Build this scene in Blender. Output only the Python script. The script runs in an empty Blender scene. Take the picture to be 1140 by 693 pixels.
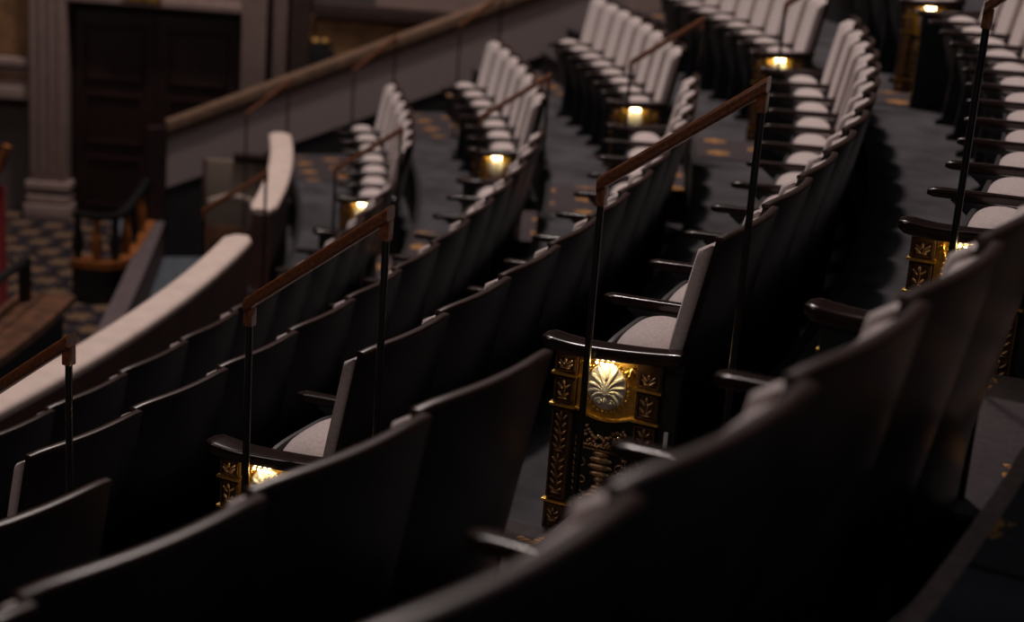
import bpy, bmesh, math, random
from mathutils import Vector, Matrix
random.seed(4)
PI = math.pi
col = bpy.context.scene.collection
# ------------------------------------------------------------------ layout
R0, PITCH, RISE, W = 19.2263, 1.0019, 0.4605, 0.55
def rr(n): return R0 + n * PITCH
def far_start(n): return n * 0.02226                      # near end of the middle block
def near_end(n): return -1.3205 / R0 + n * 0.02125        # end of the block on the camera side
def mid_end(n): return far_start(n) + 12 * W / rr(n)
def third_start(n): return 7.5312 / R0 - 0.00604 * n
THIRD_END = 0.612
WALL_PHI = 0.70
def pol(n, phi, dr=0.0, z=0.0):
    q = rr(n) + dr
    return Vector((q * math.cos(phi), q * math.sin(phi), n * RISE + z))

# ------------------------------------------------------------------ materials
def mat(name, color=(.5, .5, .5), rough=.5, metal=0.0, noise=0.0, nscale=20.0, bump=0.0, bscale=60.0, stretch=(1, 1, 1),
        spec=.5, sheen=0.0, emit=None, estr=0.0, coat=0.0, color2=None):
    m = bpy.data.materials.new(name); m.use_nodes = True
    nt = m.node_tree; b = nt.nodes['Principled BSDF']
    b.inputs['Base Color'].default_value = (*color, 1); b.inputs['Roughness'].default_value = rough
    b.inputs['Metallic'].default_value = metal
    b.inputs['Specular IOR Level'].default_value = spec
    b.inputs['Sheen Weight'].default_value = sheen
    b.inputs['Coat Weight'].default_value = coat
    b.inputs['Coat Roughness'].default_value = .15
    tc = nt.nodes.new('ShaderNodeTexCoord'); mp = nt.nodes.new('ShaderNodeMapping')
    mp.inputs['Scale'].default_value = stretch
    nt.links.new(tc.outputs['Object'], mp.inputs['Vector'])
    if noise > 0 or color2:
        n = nt.nodes.new('ShaderNodeTexNoise'); n.inputs['Scale'].default_value = nscale; n.inputs['Detail'].default_value = 5
        nt.links.new(mp.outputs['Vector'], n.inputs['Vector'])
        mx = nt.nodes.new('ShaderNodeMix'); mx.data_type = 'RGBA'
        c2 = color2 or tuple(c * (1 - noise) for c in color)
        c1 = color if color2 else tuple(min(1, c * (1 + noise)) for c in color)
        mx.inputs[6].default_value = (*c1, 1); mx.inputs[7].default_value = (*c2, 1)
        cr = nt.nodes.new('ShaderNodeMapRange'); cr.inputs[1].default_value = .35; cr.inputs[2].default_value = .65
        nt.links.new(n.outputs['Fac'], cr.inputs[0]); nt.links.new(cr.outputs[0], mx.inputs[0])
        nt.links.new(mx.outputs[2], b.inputs['Base Color'])
    if bump > 0:
        n2 = nt.nodes.new('ShaderNodeTexNoise'); n2.inputs['Scale'].default_value = bscale; n2.inputs['Detail'].default_value = 4
        nt.links.new(mp.outputs['Vector'], n2.inputs['Vector'])
        bp = nt.nodes.new('ShaderNodeBump'); bp.inputs['Strength'].default_value = bump; bp.inputs['Distance'].default_value = .004
        nt.links.new(n2.outputs['Fac'], bp.inputs['Height']); nt.links.new(bp.outputs['Normal'], b.inputs['Normal'])
    if emit:
        b.inputs['Emission Color'].default_value = (*emit, 1); b.inputs['Emission Strength'].default_value = estr
    return m

def pattern_mat(name, base, motif, cell, size, base2=None, checker=False):
    m = bpy.data.materials.new(name); m.use_nodes = True
    nt = m.node_tree; b = nt.nodes['Principled BSDF']; b.inputs['Roughness'].default_value = .95
    b.inputs['Specular IOR Level'].default_value = .15
    L = nt.links.new
    def M(op, a, c=None, d=None):
        n = nt.nodes.new('ShaderNodeMath'); n.operation = op
        for i, v in enumerate((a, c, d)):
            if v is None: continue
            if isinstance(v, (int, float)): n.inputs[i].default_value = v
            else: L(v, n.inputs[i])
        return n.outputs[0]
    uv = nt.nodes.new('ShaderNodeUVMap'); sp = nt.nodes.new('ShaderNodeSeparateXYZ'); L(uv.outputs[0], sp.inputs[0])
    u = M('DIVIDE', sp.outputs[0], cell[0]); v = M('DIVIDE', sp.outputs[1], cell[1])
    row = M('FLOOR', v); off = M('MULTIPLY', M('MODULO', M('ADD', row, 1000.0), 2.0), .5)
    fu = M('SUBTRACT', M('FRACT', M('ADD', u, off)), .5); fv = M('SUBTRACT', M('FRACT', v), .5)
    du = M('MULTIPLY', fu, cell[0]); dv = M('MULTIPLY', fv, cell[1])
    rad = M('SQRT', M('ADD', M('MULTIPLY', du, du), M('MULTIPLY', dv, dv)))
    ang = M('ARCTAN2', dv, du)
    pet = M('ADD', M('MULTIPLY', M('COSINE', M('MULTIPLY', ang, 6.0)), size * .22), size)
    nz = nt.nodes.new('ShaderNodeTexNoise'); nz.inputs['Scale'].default_value = 45; L(uv.outputs[0], nz.inputs['Vector'])
    pet = M('ADD', pet, M('MULTIPLY', M('SUBTRACT', nz.outputs['Fac'], .5), size * .9))
    fac = M('LESS_THAN', rad, pet)
    vein = M('GREATER_THAN', M('SINE', M('ADD', M('MULTIPLY', rad, 260.0), M('MULTIPLY', ang, 3.0))), -.55)
    fac = M('MULTIPLY', fac, vein)
    mx0 = nt.nodes.new('ShaderNodeMix'); mx0.data_type = 'RGBA'
    b2 = base2 or tuple(c * .55 for c in base)
    mx0.inputs[6].default_value = (*base, 1); mx0.inputs[7].default_value = (*b2, 1)
    if checker:
        ck = nt.nodes.new('ShaderNodeTexChecker'); ck.inputs['Scale'].default_value = 1 / (cell[0] * .5)
        ck.inputs[1].default_value = (1, 1, 1, 1); ck.inputs[2].default_value = (0, 0, 0, 1)
        L(uv.outputs[0], ck.inputs['Vector']); L(ck.outputs['Fac'], mx0.inputs[0])
    else:
        n3 = nt.nodes.new('ShaderNodeTexNoise'); n3.inputs['Scale'].default_value = 30; L(uv.outputs[0], n3.inputs['Vector']); L(n3.outputs['Fac'], mx0.inputs[0])
    mx = nt.nodes.new('ShaderNodeMix'); mx.data_type = 'RGBA'; L(fac, mx.inputs[0]); L(mx0.outputs[2], mx.inputs[6])
    mx.inputs[7].default_value = (*motif, 1); L(mx.outputs[2], b.inputs['Base Color'])
    return m

M = {}
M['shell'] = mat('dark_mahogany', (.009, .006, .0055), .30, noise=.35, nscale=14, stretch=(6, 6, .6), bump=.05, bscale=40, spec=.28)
M['rim'] = mat('mahogany_edge', (.040, .018, .013), .36, noise=.3, nscale=25, stretch=(5, 1, 5), spec=.5)
M['arm'] = mat('polished_mahogany', (.020, .009, .007), .22, noise=.3, nscale=18, stretch=(1, 8, 8), spec=.5, coat=.15)
M['rail'] = mat('handrail_wood', (.19, .064, .026), .28, noise=.35, nscale=14, stretch=(6, 6, 6), spec=.5, coat=.3)
M['fabric'] = mat('pale_velvet', (.62, .52, .50), .85, noise=.10, nscale=90, bump=.25, bscale=300, spec=.2, sheen=.3)
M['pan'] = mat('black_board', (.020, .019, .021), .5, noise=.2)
M['iron'] = mat('black_iron', (.010, .010, .011), .38, noise=.2, spec=.5)
M['gold'] = mat('gilded_plaster', (.86, .56, .14), .34, metal=1, noise=.18, nscale=60, bump=.3, bscale=120)
M['bronze'] = mat('antique_bronze', (.62, .40, .22), .40, metal=.75, noise=.35, nscale=70, bump=.3, bscale=120)
M['pilaster'] = mat('bronzed_wood', (.11, .058, .024), .40, metal=.35, noise=.3, nscale=50, bump=.2, bscale=90)
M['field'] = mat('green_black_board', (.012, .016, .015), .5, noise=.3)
M['rosette'] = mat('silvered_plaster', (.80, .77, .72), .38, noise=.08, nscale=60, spec=.6)
M['lamp'] = mat('warm_lamp', (1, .9, .7), .4, emit=(1.0, .72, .34), estr=210)
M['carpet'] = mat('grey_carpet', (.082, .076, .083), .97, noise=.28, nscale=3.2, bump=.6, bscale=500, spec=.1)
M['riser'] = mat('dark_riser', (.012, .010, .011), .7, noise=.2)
M['nosing'] = mat('nosing_wood', (.30, .20, .17), .5, noise=.2, nscale=30)
M['aisle'] = pattern_mat('aisle_carpet', (.085, .068, .074), (.52, .25, .075), (.46, .30), .075)
M['checker'] = pattern_mat('lower_carpet', (.032, .024, .030), (.21, .125, .07), (.40, .30), .115, base2=(.012, .010, .014), checker=True)
M['bluecarpet'] = mat('blue_grey_carpet', (.10, .115, .135), .97, noise=.15, nscale=8, spec=.1)
M['cap'] = mat('cream_capping', (.78, .62, .55), .6, noise=.06, nscale=8, bump=.1)
M['para'] = mat('brown_parapet', (.11, .052, .045), .6, noise=.25, nscale=6)
M['grey'] = mat('grey_wall_cloth', (.33, .265, .26), .9, noise=.06, nscale=40, bump=.1, bscale=200)
M['brassrail'] = mat('brown_gilt_rail', (.19, .115, .075), .5, noise=.25, nscale=9)
M['brassrail2'] = mat('brown_gilt_moulding', (.09, .052, .032), .5, noise=.25, nscale=9)
M['pillar'] = mat('painted_pilaster', (.34, .24, .215), .7, noise=.08, nscale=9)
M['entab'] = mat('dark_moulding', (.05, .028, .022), .6, noise=.2)
M['door'] = mat('oxblood_door', (.018, .005, .005), .5, noise=.3, nscale=6)
M['doortrim'] = mat('oxblood_moulding', (.024, .008, .008), .45, noise=.2)
M['tan'] = mat('tan_panel', (.28, .145, .065), .7, noise=.3, nscale=5)
M['greyp'] = mat('grey_panel', (.10, .08, .08), .8, noise=.1)
M['gilt'] = mat('gilt_ornament', (.50, .28, .07), .5, metal=.3, noise=.4, nscale=20)
M['mauve'] = mat('mauve_wall', (.115, .085, .09), .85, noise=.12, nscale=9)
M['orange'] = mat('orange_wood', (.30, .10, .025), .4, noise=.35, nscale=9)
M['deck'] = mat('brown_deck', (.115, .046, .022), .5, noise=.4, nscale=9, stretch=(1, 1, 1))
M['red'] = mat('red_drape', (.33, .012, .016), .85, noise=.15, nscale=10, sheen=.3)
M['beige'] = mat('beige_cloth', (.27, .205, .16), .85, noise=.08, nscale=40)
M['beige2'] = mat('pale_beige_band', (.60, .48, .40), .8, noise=.06)

# ------------------------------------------------------------------ helpers
def tag(o, label=None, cat=None, group=None, kind=None):
    if label: o['label'] = label
    if cat: o['category'] = cat
    if group: o['group'] = group
    if kind: o['kind'] = kind
    return o
def empty(name, loc=(0, 0, 0), rz=0):
    o = bpy.data.objects.new(name, None); col.objects.link(o); o.location = loc; o.rotation_euler = (0, 0, rz); o.empty_display_size = .1
    return o
class MB:
    def __init__(s): s.bm = bmesh.new()
    def slab(s, nu, nv, fa, fb):
        """closed thick sheet between two parametric surfaces"""
        A = [[s.bm.verts.new(fa(i / nu, j / nv)) for j in range(nv + 1)] for i in range(nu + 1)]
        B = [[s.bm.verts.new(fb(i / nu, j / nv)) for j in range(nv + 1)] for i in range(nu + 1)]
        F = s.bm.faces.new
        for i in range(nu):
            for j in range(nv):
                F((A[i][j], A[i + 1][j], A[i + 1][j + 1], A[i][j + 1])); F((B[i][j], B[i][j + 1], B[i + 1][j + 1], B[i + 1][j]))
        for i in range(nu):
            F((A[i][0], B[i][0], B[i + 1][0], A[i + 1][0])); F((A[i][nv], A[i + 1][nv], B[i + 1][nv], B[i][nv]))
        for j in range(nv):
            F((A[0][j], A[0][j + 1], B[0][j + 1], B[0][j])); F((A[nu][j], B[nu][j], B[nu][j + 1], A[nu][j + 1]))
        return s
    def loft(s, rings):
        V = [[s.bm.verts.new(p) for p in r] for r in rings]; n = len(V[0])
        for a, b in zip(V, V[1:]):
            for i in range(n): s.bm.faces.new((a[i], a[(i + 1) % n], b[(i + 1) % n], b[i]))
        s.bm.faces.new(V[0][::-1]); s.bm.faces.new(V[-1]); return s
    def box(s, x0, x1, y0, y1, z0, z1, bev=0.0, M4=None):
        vs = [s.bm.verts.new((x, y, z)) for x in (x0, x1) for y in (y0, y1) for z in (z0, z1)]
        fs = [s.bm.faces.new([vs[i] for i in f]) for f in ((0, 1, 3, 2), (4, 6, 7, 5), (0, 4, 5, 1), (2, 3, 7, 6), (0, 2, 6, 4), (1, 5, 7, 3))]
        if bev > 0:
            es = list({e for f in fs for e in f.edges})
            r = bmesh.ops.bevel(s.bm, geom=es, offset=bev, segments=2, affect='EDGES', profile=.6)
            vs = list({v for f in r['faces'] for v in f.verts} | {v for v in vs if v.is_valid})
        if M4: bmesh.ops.transform(s.bm, matrix=M4, verts=vs)
        return s
    def ell(s, c, r, rot=None, seg=10, rings=6):
        mt = Matrix.Translation(c) @ (rot.to_4x4() if rot else Matrix()) @ Matrix.Diagonal((*r, 1))
        bmesh.ops.create_uvsphere(s.bm, u_segments=seg, v_segments=rings, radius=1, matrix=mt); return s
    def tube(s, pts, rad, seg=8, sy=1.0):
        pts = [Vector(p) for p in pts]; rings = []
        rads = rad if isinstance(rad, (list, tuple)) else [rad] * len(pts)
        for i, p in enumerate(pts):
            t = (pts[min(i + 1, len(pts) - 1)] - pts[max(i - 1, 0)]).normalized()
            a = t.cross(Vector((0, 0, 1)))
            if a.length < .05: a = t.cross(Vector((0, 1, 0)))
            a.normalize(); b = t.cross(a)
            rings.append([p + a * math.cos(k * 2 * PI / seg) * rads[i] * sy + b * math.sin(k * 2 * PI / seg) * rads[i] for k in range(seg)])
        return s.loft(rings)
    def build(s, name, material, parent=None, smooth=True, ang=40, uvf=None):
        bmesh.ops.recalc_face_normals(s.bm, faces=s.bm.faces)
        if smooth:
            for f in s.bm.faces: f.smooth = True
            for e in s.bm.edges:
                if len(e.link_faces) == 2 and e.calc_face_angle(0) > math.radians(ang): e.smooth = False
        if uvf:
            uvl = s.bm.loops.layers.uv.new('UVMap')
            for f in s.bm.faces:
                for l in f.loops: l[uvl].uv = uvf(l.vert.co)
        me = bpy.data.meshes.new(name); s.bm.to_mesh(me); s.bm.free()
        me.materials.append(material)
        o = bpy.data.objects.new(name, me); col.objects.link(o)
        if parent: o.parent = parent
        return o
CHILD = {}
def kids(o): return [c for c in bpy.data.objects if c.parent == o]
def copy_tree(o, parent=None):
    c = o.copy(); col.objects.link(c)
    if parent: c.parent = parent
    for ch in CHILD.get(o.name) or kids(o): copy_tree(ch, c)
    return c
def freeze(o):
    CHILD[o.name] = kids(o)
    for c in CHILD[o.name]: freeze(c)
def arc_block(r0, r1, a0, a1, z0, z1, step=.02):
    mb = MB(); n = max(1, int(abs(a1 - a0) / step))
    return mb.slab(n, 1, lambda u, v: ((r0 + (r1 - r0) * v) * math.cos(a0 + (a1 - a0) * u), (r0 + (r1 - r0) * v) * math.sin(a0 + (a1 - a0) * u), z1),
                   lambda u, v: ((r0 + (r1 - r0) * v) * math.cos(a0 + (a1 - a0) * u), (r0 + (r1 - r0) * v) * math.sin(a0 + (a1 - a0) * u), z0))
def polar_uv(co):
    return (math.atan2(co.y, co.x) * R0, math.hypot(co.x, co.y) - R0)
def struct(mb, name, m, parent=None, **k):
    o = mb.build(name, m, parent, **k)
    if not parent: o['kind'] = 'structure'
    return o

# ------------------------------------------------------------------ stepped floor
A0, A1 = -.40, WALL_PHI
LOW = -2.5
for n in range(-4, 4):
    z = n * RISE
    ra = rr(n) - PITCH + .085; rb = rr(n) + .083
    if n == -4: ra = rr(-4) - .14
    if n == 3: rb = ra + 1.6
    struct(arc_block(ra, rb, A0, A1, z - .62, z), 'floor', M['carpet'], smooth=False)
    if n > -4:
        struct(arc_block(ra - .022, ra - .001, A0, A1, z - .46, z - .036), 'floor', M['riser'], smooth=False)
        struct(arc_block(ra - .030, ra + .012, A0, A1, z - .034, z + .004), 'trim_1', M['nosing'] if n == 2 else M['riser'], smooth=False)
    for (b0, b1) in ((near_end(n), far_start(n)), (mid_end(n), third_start(n)), (THIRD_END + .006, WALL_PHI - .004)):
        if n == 2 and b0 < 0: b0 -= .06
        if n < -2 and b0 < 0: continue
        lo = ra + .015 if n > -4 else rr(-4) + .1
        struct(arc_block(lo, rb - .035, b0 + .004, b1 - .004, z, z + .008), 'floor', M['aisle'], smooth=False, uvf=polar_uv)
        if n < 3 and b0 > -.1:
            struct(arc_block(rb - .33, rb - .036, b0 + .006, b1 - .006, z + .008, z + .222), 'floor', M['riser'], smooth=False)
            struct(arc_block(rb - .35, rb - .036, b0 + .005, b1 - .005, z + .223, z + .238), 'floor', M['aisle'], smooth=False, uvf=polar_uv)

# ------------------------------------------------------------------ the theatre seat
HW = W / 2 - .004
def rec(z): return -(1.07 - z) * .185 if z > .42 else -.12 - (.42 - z) * .03
def xr(y, z): return .030 * (1 - (y / HW) ** 2) + .034 * y / HW * .5 + .008 + rec(z)
def make_seat(arm=True):
    root = empty('theatre_seat')
    zt = lambda y: 1.066 - .010 * abs(y / HW) ** 6
    def sh(u, v, off):
        y = -HW + 2 * HW * u; z = .13 + (zt(y) - .13) * v
        return (xr(y, z) - off, y, z)
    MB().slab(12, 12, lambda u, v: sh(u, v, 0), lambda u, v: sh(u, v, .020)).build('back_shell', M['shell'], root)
    rings = []
    for i in range(15):
        y = -HW + 2 * HW * i / 14; z = zt(y) + .004; x = xr(y, z) - .012
        rings.append([(x + .0145 * math.copysign(abs(math.cos(t)) ** .6, math.cos(t)), y, z + .0085 * math.copysign(abs(math.sin(t)) ** .6, math.sin(t))) for t in [k * PI / 6 for k in range(12)]])
    MB().loft(rings).build('top_rim', M['rim'], root)
    def cu(u, v, front):
        y = (-HW + .006) + 2 * (HW - .006) * u; z = .43 + (zt(y) - .020 - .43) * v
        e = min(1, (1 - abs(2 * u - 1)) * 12 + .25) ; f = min(1, (1 - abs(2 * v - 1)) * 9)
        k = math.sqrt(max(0, 1 - (1 - e) ** 2)) * math.sqrt(max(0, 1 - (1 - f) ** 2))
        th = .012 + .050 * k + .014 * math.sin(PI * u) * math.sin(PI * min(1, v * 1.1))
        return (xr(y, z) - .0205 - (th if front else 0), y, z)
    MB().slab(22, 22, lambda u, v: cu(u, v, True), lambda u, v: cu(u, v, False)).build('back_cushion', M['fabric'], root, ang=80)
    sw = HW - .030
    def se(u, v, top):
        # folded-up cushion: v runs from the front board (0) back over the domed edge down to the back (1)
        y = (2 * u - 1) * sw
        e = 1 - abs(2 * u - 1) ** 3.2
        a = PI * v
        ztop = .555 + .118 * e ** .6
        if top:
            x = -.276 - .098 * math.cos(a); z = ztop - .075 + .075 * math.sin(a) ** .7
            if v < .08: x = -.374
            return (x + .02 * (1 - e), y, z)
        x = -.262 - .085 * math.cos(a); return (x + .055 * (v < .5) - .0, y, .30)
    MB().slab(22, 18, lambda u, v: se(u, v, True), lambda u, v: se(u, v, False)).build('seat_cushion', M['fabric'], root, ang=80)
    mb = MB()
    def pn(u, v, o):
        y = (2 * u - 1) * (sw + .004); z = .17 + .470 * v - .030 * abs(2 * u - 1) ** 4 * v
        return (-.25 - .135 * v ** .8 - .02 * math.sin(PI * v) * math.sin(PI * u) + o, y, z)
    mb.slab(12, 10, lambda u, v: pn(u, v, 0), lambda u, v: pn(u, v, .014))
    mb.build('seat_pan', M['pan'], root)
    for y in (-sw + .035, sw - .035): MB().ell((-.386, y, .585), (.004, .008, .008), seg=10, rings=6).build('stud', M['iron'], root)
    if arm:
        make_arm(-W / 2, .025, False).build('armrest', M['arm'], root)
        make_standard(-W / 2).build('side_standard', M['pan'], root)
    return root
def armz(x, wide=True):
    if not wide: return .668 + .010 * (x + .55) / .45
    return .664 + .026 * ((x + .42) / .32) ** 1.6 if x > -.42 else .664 + .012 * ((-x - .42) / .13) ** 2
def make_arm(yc, hw, wide):
    mb = MB(); rings = []; n = 22; xa = -.085; xb = -.552
    for i in range(n + 1):
        t = i / n; x = xa + (xb - xa) * t
        k = 1.0
        if t > .93: k = math.sqrt(max(0.03, 1 - ((t - .93) / .07) ** 2))
        if t < .03: k = .8
        w = hw * (1 - .25 * (1 - t)) * (0.55 + .45 * k); th = (.022 if wide else .016) * (0.5 + .5 * k); zc = armz(x, wide) - (.022 if wide else .016)
        ring = []
        for q in range(16):
            a = 2 * PI * (q + .5) / 16; c = math.cos(a); s_ = math.sin(a)
            ring.append((x, yc + w * math.copysign(abs(c) ** .3, c), zc + th * math.copysign(abs(s_) ** .35, s_)))
        rings.append(ring)
    return mb.loft(rings)
def make_standard(yc):
    mb = MB()
    rings = []
    for z, xf, xb_, hw in ((0, -.42, -.10, .02), (.03, -.42, -.10, .02), (.05, -.38, -.12, .013), (.30, -.36, -.13, .013), (.45, -.36, -.12, .013), (.58, -.40, -.11, .015), (.634, -.47, -.10, .018)):
        rings.append([(xf, yc - hw, z), (xb_, yc - hw, z), (xb_, yc + hw, z), (xf, yc + hw, z)])
    return mb.loft(rings)

# ------------------------------------------------------------------ ornate row-end panel
def leaf_cluster(mb, cx, cz, w, h, y, s, seed=0, dense=1.0):
    """foliage: curved stem, leaf pairs, berries"""
    rnd = random.Random(seed)
    n = max(2, int(h / .022))
    mb.tube([(cx + .1 * w * math.sin(i * 1.3), y, cz - h / 2 + h * i / n) for i in range(n + 1)], .0022, 6)
    for i in range(n):
        z = cz - h / 2 + h * (i + .5) / n
        for sd in (-1, 1):
            a = sd * (.7 + .25 * rnd.random())
            lx = cx + sd * w * .24
            mb.ell((lx, y, z), (.0045, .0045, min(.013, w * .26)), Matrix.Rotation(a, 3, 'Y'), 8, 5)
            if rnd.random() < .7 * dense:
                mb.ell((cx + sd * w * .42, y + s * .001, z + .008), (.0035, .0045, .0035), None, 6, 4)
    mb.ell((cx, y + s * .002, cz + h / 2), (.005, .005, .009), None, 8, 5)
    mb.ell((cx, y, cz - h / 2), (w * .36, .0045, .0035), None, 8, 5)

def make_end(s, lamp_on=True):
    """s=-1: carved face looks towards -y (the camera side), s=+1: mirrored"""
    root = empty('row_end_panel')
    Y = lambda w: s * w
    def bx(mb, x0, x1, w0, w1, z0, z1, bev=.0): return mb.box(x0, x1, min(Y(w0), Y(w1)), max(Y(w0), Y(w1)), z0, z1, bev)
    mb = MB(); bx(mb, -.50, -.145, 0, .020, .0, .632); bx(mb, -.145, -.085, 0, .030, 0, .640, .005)
    rings = []
    mb.build('panel_board', M['field'], root)
    make_arm(Y(.030), .050, True).build('armrest', M['arm'], root)
    # pilasters with ledges and carving
    for (x0, x1, sd) in ((-.508, -.430, 1), (-.226, -.142, 2)):
        mb = MB(); xc = (x0 + x1) / 2
        bx(mb, x0, x1, .020, .040, .0, .095, .003); bx(mb, x0 + .006, x1 - .006, .020, .036, .10, .432, .002)
        bx(mb, x0 + .003, x1 - .003, .020, .040, .44, .538, .002); bx(mb, x0, x1, .020, .040, .55, .630, .002)
        # raised borders round each block
        for (z0, z1) in ((.012, .088), (.112, .424), (.450, .532), (.556, .606)):
            for (a, b, c, d) in ((x0 + .006, x0 + .012, z0, z1), (x1 - .012, x1 - .006, z0, z1), (x0 + .006, x1 - .006, z0, z0 + .005), (x0 + .006, x1 - .006, z1 - .005, z1)):
                bx(mb, a, b, .034, .0445, c, d)
        p = mb.build('pilaster', M['pilaster'], root, ang=30)
        for z in (.095, .434, .541):
            mb = MB(); bx(mb, x0 - .006, x1 + .006, .018, .052, z, z + .010, .003); mb.build('ledge', M['gold'], p)
        for (zc_, w_, h_, q_, sd_) in ((.050, .045, .040, .044, 3), (.490, .045, .055, .044, 7), (.580, .050, .026, .044, 9), (.345, .048, .13, .041, 11), (.195, .050, .13, .041, 14)):
            mb = MB(); leaf_cluster(mb, xc, zc_, w_, h_, Y(q_), s, sd_ + sd); mb.build('carving', M['bronze'], p)
    # gilded field behind the rosette with a curved lower moulding
    mb = MB()
    cx = -.328
    def fld(u, v, w):
        x = -.428 + .200 * u; zb = .437 - .022 * math.sin(PI * u); return (x, Y(w), zb + (.628 - zb) * v)
    mb.slab(12, 4, lambda u, v: fld(u, v, .024), lambda u, v: fld(u, v, .019))
    mb.build('gilt_field', M['gold'], root)
    mb = MB()
    mb.tube([(-.428 + .200 * i / 14, Y(.031), .438 - .024 * math.sin(PI * i / 14)) for i in range(15)], .0062, 8)
    mb.build('curved_moulding', M['gold'], root)
    # corner foliage and beads
    mb = MB()
    for sd in (-1, 1):
        for (dx, dz, a, l) in ((.078, .068, .4, .017), (.066, .064, 1.2, .013), (.086, .052, -.3, .014), (.074, .050, .8, .010), (.090, .070, -.8, .010), (.070, .040, .1, .009)):
            mb.ell((cx + sd * dx, Y(.030), .527 + dz), (.0058, .007, l), Matrix.Rotation(sd * a, 3, 'Y'), 8, 6)
        mb.ell((cx + sd * .078, Y(.034), .588), (.006, .006, .006), None, 8, 6)
    for k in range(30):
        a = 2 * PI * k / 30
        if abs(math.sin(a)) > .9 and math.sin(a) > 0: continue
        mb.ell((cx + .075 * math.cos(a), Y(.029), .525 + .086 * math.sin(a)), (.0048, .005, .0048), None, 8, 5)
    mb.build('foliage', M['gold'], root)
    # rosette: oval shield, palmette lobes, scrolls
    rx, rz = .066, .080; cz = .527
    mb = MB()
    mb.ell((cx, Y(.026), cz), (rx, .010, rz), None, 32, 16)
    ros = mb.build('rosette', M['rosette'], root, ang=80)
    mb = MB(); bx_, bz_ = cx, cz - .034
    angs = [0, .36, .74, 1.13, 1.53, 1.95]
    lens = [.106, .102, .094, .083, .071, .058]
    def yface(x, z):
        q = 1 - ((x - cx) / rx) ** 2 - ((z - cz) / rz) ** 2
        return .026 + .010 * math.sqrt(max(0, q))
    for i, (a, ln) in enumerate(zip(angs, lens)):
        for sd in ((1,) if i == 0 else (-1, 1)):
            pts = []; rad = []
            for k in range(11):
                t = k / 10
                aa = a * (.30 + .74 * t)
                x = bx_ + sd * ln * t * math.sin(aa) * .86; z = bz_ + ln * t * math.cos(aa) + .004
                q = math.hypot((x - cx) / rx, (z - cz) / rz)
                if q > .93: x = cx + (x - cx) * .93 / q; z = cz + (z - cz) * .93 / q
                pts.append((x, Y(yface(x, z) + .0026), z)); rad.append((.0022 + .0066 * t ** 1.1) * (1 if k < 9 else (.85 if k == 9 else .45)))
            mb.tube(pts, rad, 8)
    for sd in (-1, 1):
        pts = []
        for k in range(16):
            t = k / 15; a = 2.2 * PI * t; q = .0135 * (1 - .75 * t)
            pts.append((cx + sd * (.022 + q * math.cos(a)), Y(yface(cx + .022, cz - .055) + .003), cz - .052 + q * math.sin(a)))
        mb.tube(pts, .0036, 7)
        mb.ell((cx + sd * .022, Y(yface(cx + .022, cz - .055) + .004), cz - .052), (.0065, .005, .0065), None, 10, 6)
    mb.ell((cx, Y(.038), cz - .045), (.006, .005, .012), None, 10, 6)
    mb.build('palmette', M['rosette'], ros, ang=70)
    # lower carved panel: swag, basket, urn, scrolls
    mb = MB(); rnd = random.Random(8)
    for k in range(46):
        t = (k % 23) / 22; x = -.405 + .155 * t; z = .378 - .026 * math.sin(PI * t) - .026 * (k > 22)
        mb.ell((x, Y(.025), z + rnd.uniform(-.012, .014)), (.0075, .0075, .0060), Matrix.Rotation(rnd.uniform(-1, 1), 3, 'Y'), 8, 5)
    for k in range(13): mb.ell((-.392 + .129 * k / 12, Y(.027), .318), (.0062, .007, .0055), None, 8, 5)
    bx(mb, -.395, -.262, .020, .030, .302, .309, .002)
    for (z, r_) in ((.29, .030), (.27, .040), (.245, .044), (.22, .036), (.20, .020), (.185, .012), (.17, .030), (.158, .036)):
        mb.ell((cx, Y(.021), z), (r_, .009, .011), None, 14, 6)
    for sd in (-1, 1):
        for (c0, c1, q0) in ((.066, .25, .020), (.060, .19, .016), (.062, .135, .020)):
            mb.tube([(cx + sd * (c0 + q0 * (1 - .7 * t / 14) * math.cos(t * .5)), Y(.024), c1 + q0 * (1 - .7 * t / 14) * math.sin(t * .5)) for t in range(15)], .0030, 6)
        leaf_cluster(mb, cx + sd * .082, .24, .022, .20, Y(.024), s, 20)
    mb.tube([(cx + .050 * math.cos(PI * k / 12), Y(.025), .130 + .018 * math.sin(PI * k / 12)) for k in range(13)], .0048, 6)
    mb.build('lower_carving', M['bronze'], root)
    mb = MB(); bx(mb, -.43, -.224, .018, .036, .0, .095, .003); mb.build('plinth', M['pilaster'], root)
    mb = MB(); bx(mb, -.43, -.224, .018, .044, .095, .104, .002); mb.build('plinth_ledge', M['bronze'], root)
    mb = MB()
    if not lamp_on: mb.box(cx - .03, cx + .03, .05, .06, .606, .612)
    for k in range(4 if lamp_on else 0): mb.ell((cx - .026 + .0175 * k, Y(.070), .6165), (.0042, .0042, .0030), None, 8, 5)
    mb.build('lamp', M['lamp'] if lamp_on else M['iron'], root)
    mb = MB(); bx(mb, -.12, -.105, .030, .038, .36, .42, .003); mb.build('row_plate', M['rosette'], root)
    return root

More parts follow.
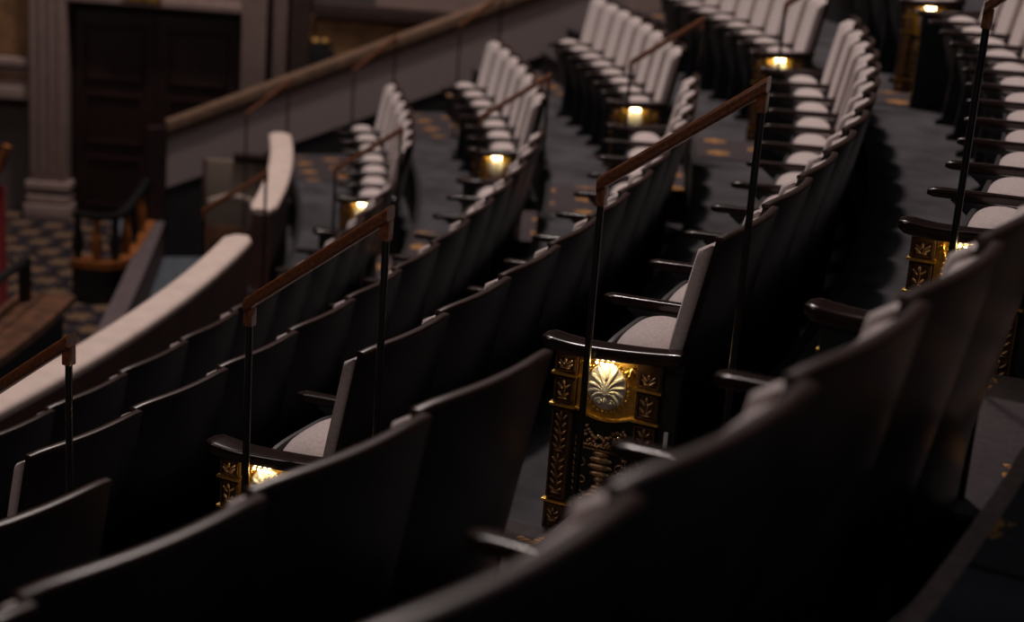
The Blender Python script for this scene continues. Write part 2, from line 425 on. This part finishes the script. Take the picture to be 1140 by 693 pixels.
seatA = make_seat(True); seatB = make_seat(False); endN = make_end(-1); endF = make_end(1, False)
for o in (seatA, seatB, endN, endF): freeze(o)
used = set()
def place(proto, n, phi, label, group, cat, sy=1.0, dr=0.0, rot=0.0):
    o = proto if proto.name not in used else copy_tree(proto)
    used.add(proto.name) if o is proto else None
    o.location = pol(n, phi, dr); o.rotation_euler = (0, 0, phi + rot); o.scale = (1, sy, 1)
    return tag(o, label, cat, group)
ROWN = {-3: 'front row behind the parapet', -2: 'second row from the parapet', -1: 'third row from the parapet',
        0: 'fourth row from the parapet', 1: 'fifth row from the parapet'}
ORD = ['first', 'second', 'third', 'fourth', 'fifth', 'sixth', 'seventh', 'eighth', 'ninth', 'tenth', 'eleventh', 'twelfth']
for n in range(-3, 2):
    # middle block
    ks = range(2, 12) if n == -3 else range(12)
    for k in ks:
        phi = far_start(n) + (k + .5) * W / rr(n)
        place(seatB if k == 0 else seatA, n, phi, 'pale padded folding seat, %s, %s beyond the nearer aisle' % (ROWN[n], ORD[k]), 'seats of the middle block', 'seat')
    # far block
    cnt = {-3: 7, -2: 7, -1: 8, 0: 8, 1: 5}[n]
    w3 = {-3: .435, -2: .46, -1: .42, 0: .45, 1: .47}[n]; drift = {-3: -.012, -2: -.024, -1: -.032, 0: -.036, 1: -.036}[n]
    for k in range(cnt):
        phi = third_start(n) + (k + .5) * w3 / rr(n)
        place(seatB if k == 0 else seatA, n, phi, 'small far pale seat, %s, %s beyond the far aisle' % (ROWN[n], ORD[k]), 'seats of the far block', 'seat', w3 / W, drift * (k + .5), -drift / w3)
    place(endN, n, third_start(n), 'small gilded lit row end across the far aisle, %s' % ROWN[n], 'lit row ends of the far block', 'row end panel')
    place(endF, n, mid_end(n), 'dark row end closing the middle block, %s' % ROWN[n], 'row ends on the far aisle', 'row end panel')
    if n >= -2:
        place(endN, n, far_start(n), 'carved gilded row end with lit palmette, %s' % ROWN[n], 'carved row ends of the middle block', 'row end panel')
for n, cnt in ((-1, 2), (0, 5), (1, 6)):
    for k in range(cnt):
        ex = .11 if n == 1 else 0; sh1 = .08 / rr(1) if n == 1 else 0
        phi = near_end(n) + sh1 - (k + .5) * W / rr(n) + (ex / 2 / rr(n) if k == 0 else 0)
        nm = {-1: 'lower-left foreground row', 0: 'long foreground row from lower left', 1: 'blurred nearest row at lower right'}[n]
        place(seatA, n, phi, 'dark seat seen from behind, %s, %s from its aisle' % (nm, ORD[k]), 'foreground seats', 'seat', 1 + (ex / W if k == 0 else 0))
    place(endF, n, near_end(n) + sh1 + ex / rr(n), 'row end with dark armrest closing the %s' % nm, 'row ends of the foreground block', 'row end panel')

# ------------------------------------------------------------------ handrails on the aisles
def make_handrail(dx=.47, h0=1.175, h1=1.52):
    root = empty('handrail')
    sl = (h1 - h0) / dx
    rings = []
    for x in (-.012, dx + .012):
        zc = h0 + sl * x - .012
        ring = []
        for q in range(14):
            a = 2 * PI * (q + .5) / 14; c = math.cos(a); s_ = math.sin(a)
            ring.append((x, .024 * math.copysign(abs(c) ** .6, c), zc + .024 * math.copysign(abs(s_) ** .6, s_)))
        rings.append(ring)
    MB().loft(rings).build('wooden_rail', M['rail'], root)
    for x, h in ((0, h0), (dx, h1)):
        p = MB().tube([(x, 0, .018), (x, 0, h - .03)], .0115, 12).build('post', M['iron'], root)
        MB().box(x - .015, x + .015, -.017, .017, h - .085, h - .025, .005).build('collar', M['rail'], p)
        MB().tube([(x, 0, 0.0), (x, 0, .012), (x, 0, .02)], [.042, .042, .018], 16).build('foot_plate', M['iron'], p)
    return root
hr = make_handrail(); freeze(hr)
ht = make_handrail(.47, 1.37, 1.77); freeze(ht)
rails = []
AD = {-2: (.19, .02), -1: (.10, .05), 0: (.045, .04), 1: (.05, .0)}
for n in range(-2, 2): rails.append((n, far_start(n) - .0055 - .004 * (n == -1), AD[n], 1, 'handrail on black posts at the nearer aisle, beside the %s' % ROWN[n], 'handrails on the nearer aisle'))
for n in range(-4, 1): rails.append((n, (mid_end(n) + .006) if n > -4 else .365, (0, 0), .96, 'small distant handrail at the far aisle, %s' % ROWN.get(n, 'in the parapet gap'), 'handrails on the far aisle'))
for n in range(-4, -1): rails.append((n, THIRD_END + .012, (.03, 0), .82, 'distant handrail against the sloping grey wall, %s' % ROWN.get(n, 'at the lowest step'), 'handrails against the grey wall'))
first = True
for (n, phi, (dx, dz), sx, lab, g) in rails:
    tall = n == 1
    if tall: o = ht
    elif first: o = hr; first = False
    else: o = copy_tree(hr)
    o.location = pol(n, phi, -.42 + dx, .008); o.rotation_euler = (0, 0, phi)
    o.scale = (sx, 1 if sx == 1 else .96, (.93 if sx < 1 else 1) + dz / 1.3)
    tag(o, lab, 'handrail', g)

# ------------------------------------------------------------------ parapet before the front row
RP = rr(-4) - .1; ZP = -4 * RISE + 1.0
for (a0, a1, lab) in ((-.10, .352, 'brown curved parapet with cream padded capping sweeping from lower left'), (.405, .603, 'shorter curved parapet piece with cream padded capping beyond the gap')):
    t = empty('parapet', (RP * math.cos(a0), RP * math.sin(a0), LOW)); tag(t, lab, 'parapet')
    Tm = Matrix.Translation(-t.location)
    mb = arc_block(RP - .07, RP + .07, a0, a1, LOW, ZP - .07, .01); bmesh.ops.transform(mb.bm, matrix=Tm, verts=mb.bm.verts)
    mb.build('wall_body', M['para'], t)
    mb = MB(); rings = []; N = int((a1 - a0) / .008)
    for i in range(N + 1):
        a = a0 + (a1 - a0) * i / N; k = .6 if i in (0, N) else 1
        rings.append([Vector(((RP + .105 * k * math.copysign(abs(math.cos(q)) ** .6, math.cos(q))) * math.cos(a), (RP + .105 * k * math.copysign(abs(math.cos(q)) ** .6, math.cos(q))) * math.sin(a), ZP - .035 + .04 * k * math.copysign(abs(math.sin(q)) ** .6, math.sin(q)))) - t.location for q in [2 * PI * (j + .5) / 16 for j in range(16)]])
    mb.loft(rings).build('padded_capping', M['cap'], t, ang=60)

# ------------------------------------------------------------------ sloping grey side wall
def radial_panel(r0, r1, off, th, zb0, zt0, zb1, zt1, name, m, parent=None, seg=1):
    d = Vector((math.cos(WALL_PHI), math.sin(WALL_PHI), 0)); nn = Vector((-math.sin(WALL_PHI), math.cos(WALL_PHI), 0))
    mb = MB()
    mb.loft([[d * r + nn * off + Vector((0, 0, b)), d * r + nn * (off + th) + Vector((0, 0, b)), d * r + nn * (off + th) + Vector((0, 0, t_)), d * r + nn * off + Vector((0, 0, t_))] for r, b, t_ in ((r0, zb0, zt0), (r1, zb1, zt1))])
    return struct(mb, name, m, parent, smooth=False)
zb = lambda r: -1.75 + .374 * (r - 14.15)
ra, rb = 14.15, 21.0
radial_panel(ra, rb, .05, .12, LOW, zb(ra), LOW + .3, zb(rb), 'wall_right', M['riser'])
ta = lambda r: zb(r) + .53 + .022 * (r - 14.15)
radial_panel(ra, rb, .03, .15, zb(ra), ta(ra), zb(rb), ta(rb), 'wall_right', M['grey'])
radial_panel(ra, rb, 0, .21, ta(ra), ta(ra) + .065, ta(rb), ta(rb) + .065, 'trim_2', M['brassrail2'])
radial_panel(ra, rb, -.015, .24, ta(ra) + .065, ta(ra) + .14, ta(rb) + .065, ta(rb) + .14, 'trim_3', M['brassrail'])
radial_panel(ra - .18, ra, .02, .18, LOW, zb(ra) + .60, LOW, zb(ra) + .62, 'trim_4', M['door'])

# ------------------------------------------------------------------ lower level
struct(MB().box(-2, RP - .35, -2, 22, LOW - .2, LOW), 'floor', M['checker'], smooth=False, uvf=lambda c: (c.x * .8 - c.y * .6, c.x * .6 + c.y * .8))
struct(arc_block(13.75, RP + .05, .20, 1.05, LOW, LOW + .012), 'floor', M['bluecarpet'], smooth=False)
# back wall plane
X0 = Vector((8.764, 9.615, 0)); NH = Vector((-.38693, .92211, 0)); RH = Vector((.92211, .38693, 0))
BW = Matrix.Translation(X0) @ Matrix(((RH.x, NH.x, 0), (RH.y, NH.y, 0), (0, 0, 1))).to_4x4()
def bwbox(parts, name, m, parent=None, **k):
    mb = MB()
    for p in parts: mb.box(*p[:6], p[6] if len(p) > 6 else 0)
    bmesh.ops.transform(mb.bm, matrix=BW, verts=mb.bm.verts)
    return struct(mb, name, m, parent, **k)
bwbox([(-3, .36, .30, .5, LOW, 2.2), (2.15, 9, .30, .5, LOW, 2.2), (.36, 2.15, .30, .5, -.11, 2.2)], 'wall_back', M['greyp'])
def pil(a0, a1, name):
    w = a1 - a0
    P = [(a0, a1, .06, .30, LOW + .42, 2.2, .01), (a0 - .05, a1 + .05, -.02, .30, LOW, LOW + .16, .015), (a0 - .03, a1 + .03, .0, .30, LOW + .17, LOW + .26, .02), (a0 - .04, a1 + .04, 0, .30, LOW + .31, LOW + .41, .02)]
    for q in range(4): P.append((a0 + w * (.08 + .24 * q), a0 + w * (.19 + .24 * q), .025, .06, LOW + .5, 2.1, .008))
    bwbox(P, name, M['pillar'], ang=30)
pil(-.08, .33, 'trim_6'); pil(2.20, 2.46, 'trim_7'); pil(2.54, 2.68, 'trim_8')
d1 = bwbox([(.36, 1.25, .22, .27, LOW, -.12, .004), (1.26, 2.15, .22, .27, LOW, -.12, .004)], 'door_1', M['door'])
P = []
for a in (.36, 1.26):
    for (x0, x1, z0, z1) in ((.12, .77, -.95, -.35), (.12, .77, -1.65, -1.1), (.12, .77, -2.35, -1.8)):
        for b in ((x0, x1, z0, z0 + .03), (x0, x1, z1 - .03, z1), (x0, x0 + .03, z0, z1), (x1 - .03, x1, z0, z1)):
            P.append((a + b[0], a + b[1], .195, .22, b[2], b[3], .004))
bwbox(P, 'door_panel_moulding', M['doortrim'], d1)
bwbox([(.33, 2.2, .05, .30, -.11, -.02, .01), (.33, 2.2, .10, .30, -.02, .5)], 'trim_9', M['pillar'])
bwbox([(.95, 1.35, .0, .06, -.06, .25, .02)], 'trim_10', M['gilt'])
bwbox([(-3, -.09, .20, .30, -.76, 2.2)], 'wall_left', M['tan'])
bwbox([(-3, -.09, .10, .30, -.86, -.77, .01), (-3, -.09, .12, .30, -1.22, -1.08, .01), (-3, -.12, .16, .30, -1.07, -.88)], 'trim_11', M['pillar'])
bwbox([(-3, -.09, .14, .30, -1.0, -.95, .01)], 'trim_12', M['tan'])
# right part above the sloping rail
bwbox([(2.95, 9, .12, .30, -.10, .06, .01), (2.72, 2.92, .1, .30, LOW, 2)], 'trim_13', M['entab'])
bwbox([(3.6, 9, .2, .30, .06, 2.2)], 'trim_14', M['pillar'])
bwbox([(2.72, 9, .2, .30, -2, -.10)], 'wall_back', M['tan'])
mb = MB()
for (a, z, q, h) in ((2.88, -.32, .05, .05), (2.82, -.36, .04, .05), (2.98, -.36, .05, .04), (3.08, -.36, .05, .04), (2.88, -.22, .035, .04)):
    mb.ell((a, .17, z), (q, .05, h), None, 12, 8)
bmesh.ops.transform(mb.bm, matrix=BW, verts=mb.bm.verts)
struct(mb, 'trim_15', M['gilt'])
mb = MB()
mb.loft([[(2.93 + .26 * u * math.cos(q) * 1.0, .19 - y_, -.52 + .20 * u * math.sin(q)) for q in [k * PI / 8 for k in range(16)]] for u, y_ in ((1, 0), (.9, .05), (.5, .06))])
bmesh.ops.transform(mb.bm, matrix=BW, verts=mb.bm.verts)
struct(mb, 'trim_16', M['riser'])

# curved low wall with orange balustrade
def curve_pts(K, n=36):
    out = []
    for i in range(n + 1):
        t = i / n * (len(K) - 1); j = min(int(t), len(K) - 2); f = t - j
        p0 = K[max(j - 1, 0)]; p1 = K[j]; p2 = K[j + 1]; p3 = K[min(j + 2, len(K) - 1)]
        out.append(tuple(.5 * (2 * b + (c - a) * f + (2 * a - 5 * b + 4 * c - d) * f * f + (3 * b - a - 3 * c + d) * f ** 3) for a, b, c, d in zip(p0, p1, p2, p3)))
    return out
def ribbon(pts, hw, z0, z1):
    P = [Vector((p[0], p[1], 0)) for p in pts]; rings = []
    for i, p in enumerate(P):
        t = (P[min(i + 1, len(P) - 1)] - P[max(i - 1, 0)]).normalized(); q = Vector((-t.y, t.x, 0)) * hw
        rings.append([p - q + Vector((0, 0, z0)), p + q + Vector((0, 0, z0)), p + q + Vector((0, 0, z1)), p - q + Vector((0, 0, z1))])
    return MB().loft(rings)
K = [(12.75, 5.45), (12.24, 6.38), (11.61, 7.52), (10.7, 9.12), (9.74, 10.68)]
cp = curve_pts(K)
def shift(mb, o): bmesh.ops.translate(mb.bm, vec=-o.location, verts=mb.bm.verts); return mb
lw = empty('curved_low_wall', (cp[0][0], cp[0][1], LOW)); tag(lw, 'low curved wall with mauve top and dark brown side, left of the grey blue floor', 'low wall')
shift(ribbon(cp, .08, LOW, -2.14), lw).build('wall_side', M['para'], lw)
shift(ribbon(cp, .085, -2.14, -2.10), lw).build('wall_top', M['mauve'], lw)
bp = curve_pts([(10.95, 7.47), (11.30, 7.64), (10.97, 8.42), (10.41, 9.46), (9.88, 10.35), (9.43, 10.95)])
bal = empty('curved_balustrade', (bp[0][0], bp[0][1], LOW)); tag(bal, 'curved orange brown wooden balustrade with dark balusters before the dark red doors', 'balustrade')
shift(ribbon(bp, .05, LOW, -2.16), bal).build('plinth', M['riser'], bal)
shift(ribbon(bp, .085, -2.16, -2.09), bal).build('base_rail', M['orange'], bal)
shift(ribbon(bp, .035, -1.70, -1.65), bal).build('top_rail', M['iron'], bal)
for i in range(1, len(bp) - 1, 3):
    x, y = bp[i][:2]
    b_ = MB().tube([(x, y, -2.10), (x, y, -2.05), (x, y, -1.97), (x, y, -1.88), (x, y, -1.78), (x, y, -1.69)], [.035, .035, .06, .045, .03, .035], 8)
    shift(b_, bal).build('baluster', M['iron'] if i % 2 else M['orange'], bal)

# wooden ledge with a black rail, lower left
led = empty('wooden_ledge', (13.1, 4.0, LOW)); tag(led, 'brown wooden ledge with plank top below the cream capping at the left edge', 'ledge')
shift(arc_block(13.35, 13.66, .22, .388, LOW, -1.66), led).build('ledge_body', M['riser'], led)
shift(arc_block(13.30, 13.50, .22, .392, -1.66, -1.60), led).build('plank', M['deck'], led)
shift(arc_block(13.515, 13.74, .22, .392, -1.66, -1.60), led).build('plank', M['deck'], led)
bar = empty('black_railing', (13.37 * math.cos(.43), 13.37 * math.sin(.43), -1.6)); tag(bar, 'black metal railing with square end post on the brown wooden ledge at left', 'railing')
pts = [(13.42 * math.cos(a), 13.42 * math.sin(a), -1.28) for a in [.22 + .012 * k for k in range(14)]]
shift(MB().tube(pts, .035, 10), bar).build('top_bar', M['iron'], bar)
for a in (.375, .30, .235):
    c = Vector((13.42 * math.cos(a), 13.42 * math.sin(a), 0))
    shift(MB().box(c.x - .035, c.x + .035, c.y - .035, c.y + .035, -1.6, -1.26, .006), bar).build('post', M['iron'], bar)

# red drape with a wooden cap
rd = empty('red_drape', (10.62, 6.72, LOW)); tag(rd, 'red pleated drape hanging at the far left edge above the patterned carpet', 'drape')
def dr(u, v, o):
    a = -1.05 + 1.2 * u; f = .035 * math.sin(u * 46) * (1 - .4 * v)
    p = RH * a * .9 + NH * (f + o); return (p.x, p.y, .02 + 1.16 * v - .0 * u)
MB().slab(90, 6, lambda u, v: dr(u, v, 0), lambda u, v: dr(u, v, .012)).build('cloth', M['red'], rd)
MB().tube([tuple(RH * a + Vector((0, 0, z))) for a, z in ((-1.0, 1.22), (-.2, 1.22), (.0, 1.24), (.1, 1.36), (.16, 1.55))], .04, 8).build('wooden_cap', M['orange'], rd)

# half-height cloth screen in the parapet gap
SX, SY, SZ = 11.85, 8.78, -1.96
sc_ = empty('cloth_screen', (SX, SY, SZ), math.atan2(RH.y, RH.x)); tag(sc_, 'beige cloth screen with a paler arched band behind the small rail in the parapet gap', 'screen')
sc_.scale = (.84, .84, .84)
MB().box(-.33, .33, -.02, .04, .06, .84, .004).build('cloth_panel', M['beige'], sc_)
MB().tube([(-.29 + .58 * i / 12, -.034, .34 + .09 * math.sin(PI * i / 12)) for i in range(13)], .035, 8, .3).build('arched_band', M['beige2'], sc_)
MB().box(-.36, .36, -.04, .06, LOW - SZ, .06, .004).build('base_board', M['deck'], sc_)
MB().box(-.02, .40, -.06, .10, .845, .92, .01).build('top_board', M['door'], sc_)
for x in (-.35, .35): MB().box(x - .02, x + .02, -.035, .05, .06, .845, .004).build('side_post', M['para'], sc_)

# ------------------------------------------------------------------ camera
yaw, pit, rol, F = 1.9681, .2966, .0743, 1879.96
fw = Vector((math.cos(pit) * math.cos(yaw), math.cos(pit) * math.sin(yaw), -math.sin(pit)))
rt = fw.cross(Vector((0, 0, 1))).normalized(); up = rt.cross(fw)
c, s = math.cos(rol), math.sin(rol)
r2 = c * rt + s * up; u2 = -s * rt + c * up
cam = bpy.data.cameras.new('camera'); co = bpy.data.objects.new('camera', cam); col.objects.link(co)
m = Matrix((r2, u2, -fw)).transposed().to_4x4(); m.translation = Vector((20.5815, -4.8692, 2.3201)); co.matrix_world = m
cam.sensor_width = 36; cam.lens = F * 36 / 1140; cam.clip_start = .05; cam.clip_end = 200
cam.dof.use_dof = True; cam.dof.focus_distance = 5.42; cam.dof.aperture_fstop = 1.75
bpy.context.scene.camera = co

# ------------------------------------------------------------------ light
def area(name, loc, target, power, size, color):
    l = bpy.data.lights.new(name, 'AREA'); l.energy = power; l.shape = 'DISK'; l.size = size; l.color = color
    o = bpy.data.objects.new(name, l); col.objects.link(o); o.location = loc
    o.rotation_euler = (Vector(target) - Vector(loc)).to_track_quat('-Z', 'Y').to_euler(); return o
area('house_light', (13.5, 8.2, 13.8), (17.0, 5.5, 0), 1080, 1.0, (1, .86, .80))
area('overhead_fill', (13.2, 5.5, 13.5), (16, 5, 0), 260, 6, (1, .9, .88))  # added wide fill, softens the shadows behind the seat backs
area('side_fill', (9.0, -9.0, 11), (12, 8, -1), 250, 4, (1, .84, .78))  # added fill to brighten the grey wall and pilaster faces, no real fixture
area('rear_fill', (22.4, -2.6, 6.5), (20.6, -2.4, .9), 16, 1.0, (.82, .90, 1))  # added small fill to lift the floor and nosing behind the nearest row
w = bpy.data.worlds.new('hall'); bpy.context.scene.world = w; w.use_nodes = True
w.node_tree.nodes['Background'].inputs[0].default_value = (.75, .78, 1, 1); w.node_tree.nodes['Background'].inputs[1].default_value = .003
sc = bpy.context.scene
sc.view_settings.view_transform = 'Standard'; sc.view_settings.look = 'None'; sc.view_settings.gamma = 1; sc.view_settings.exposure = 0
sc.view_settings.use_curve_mapping = False
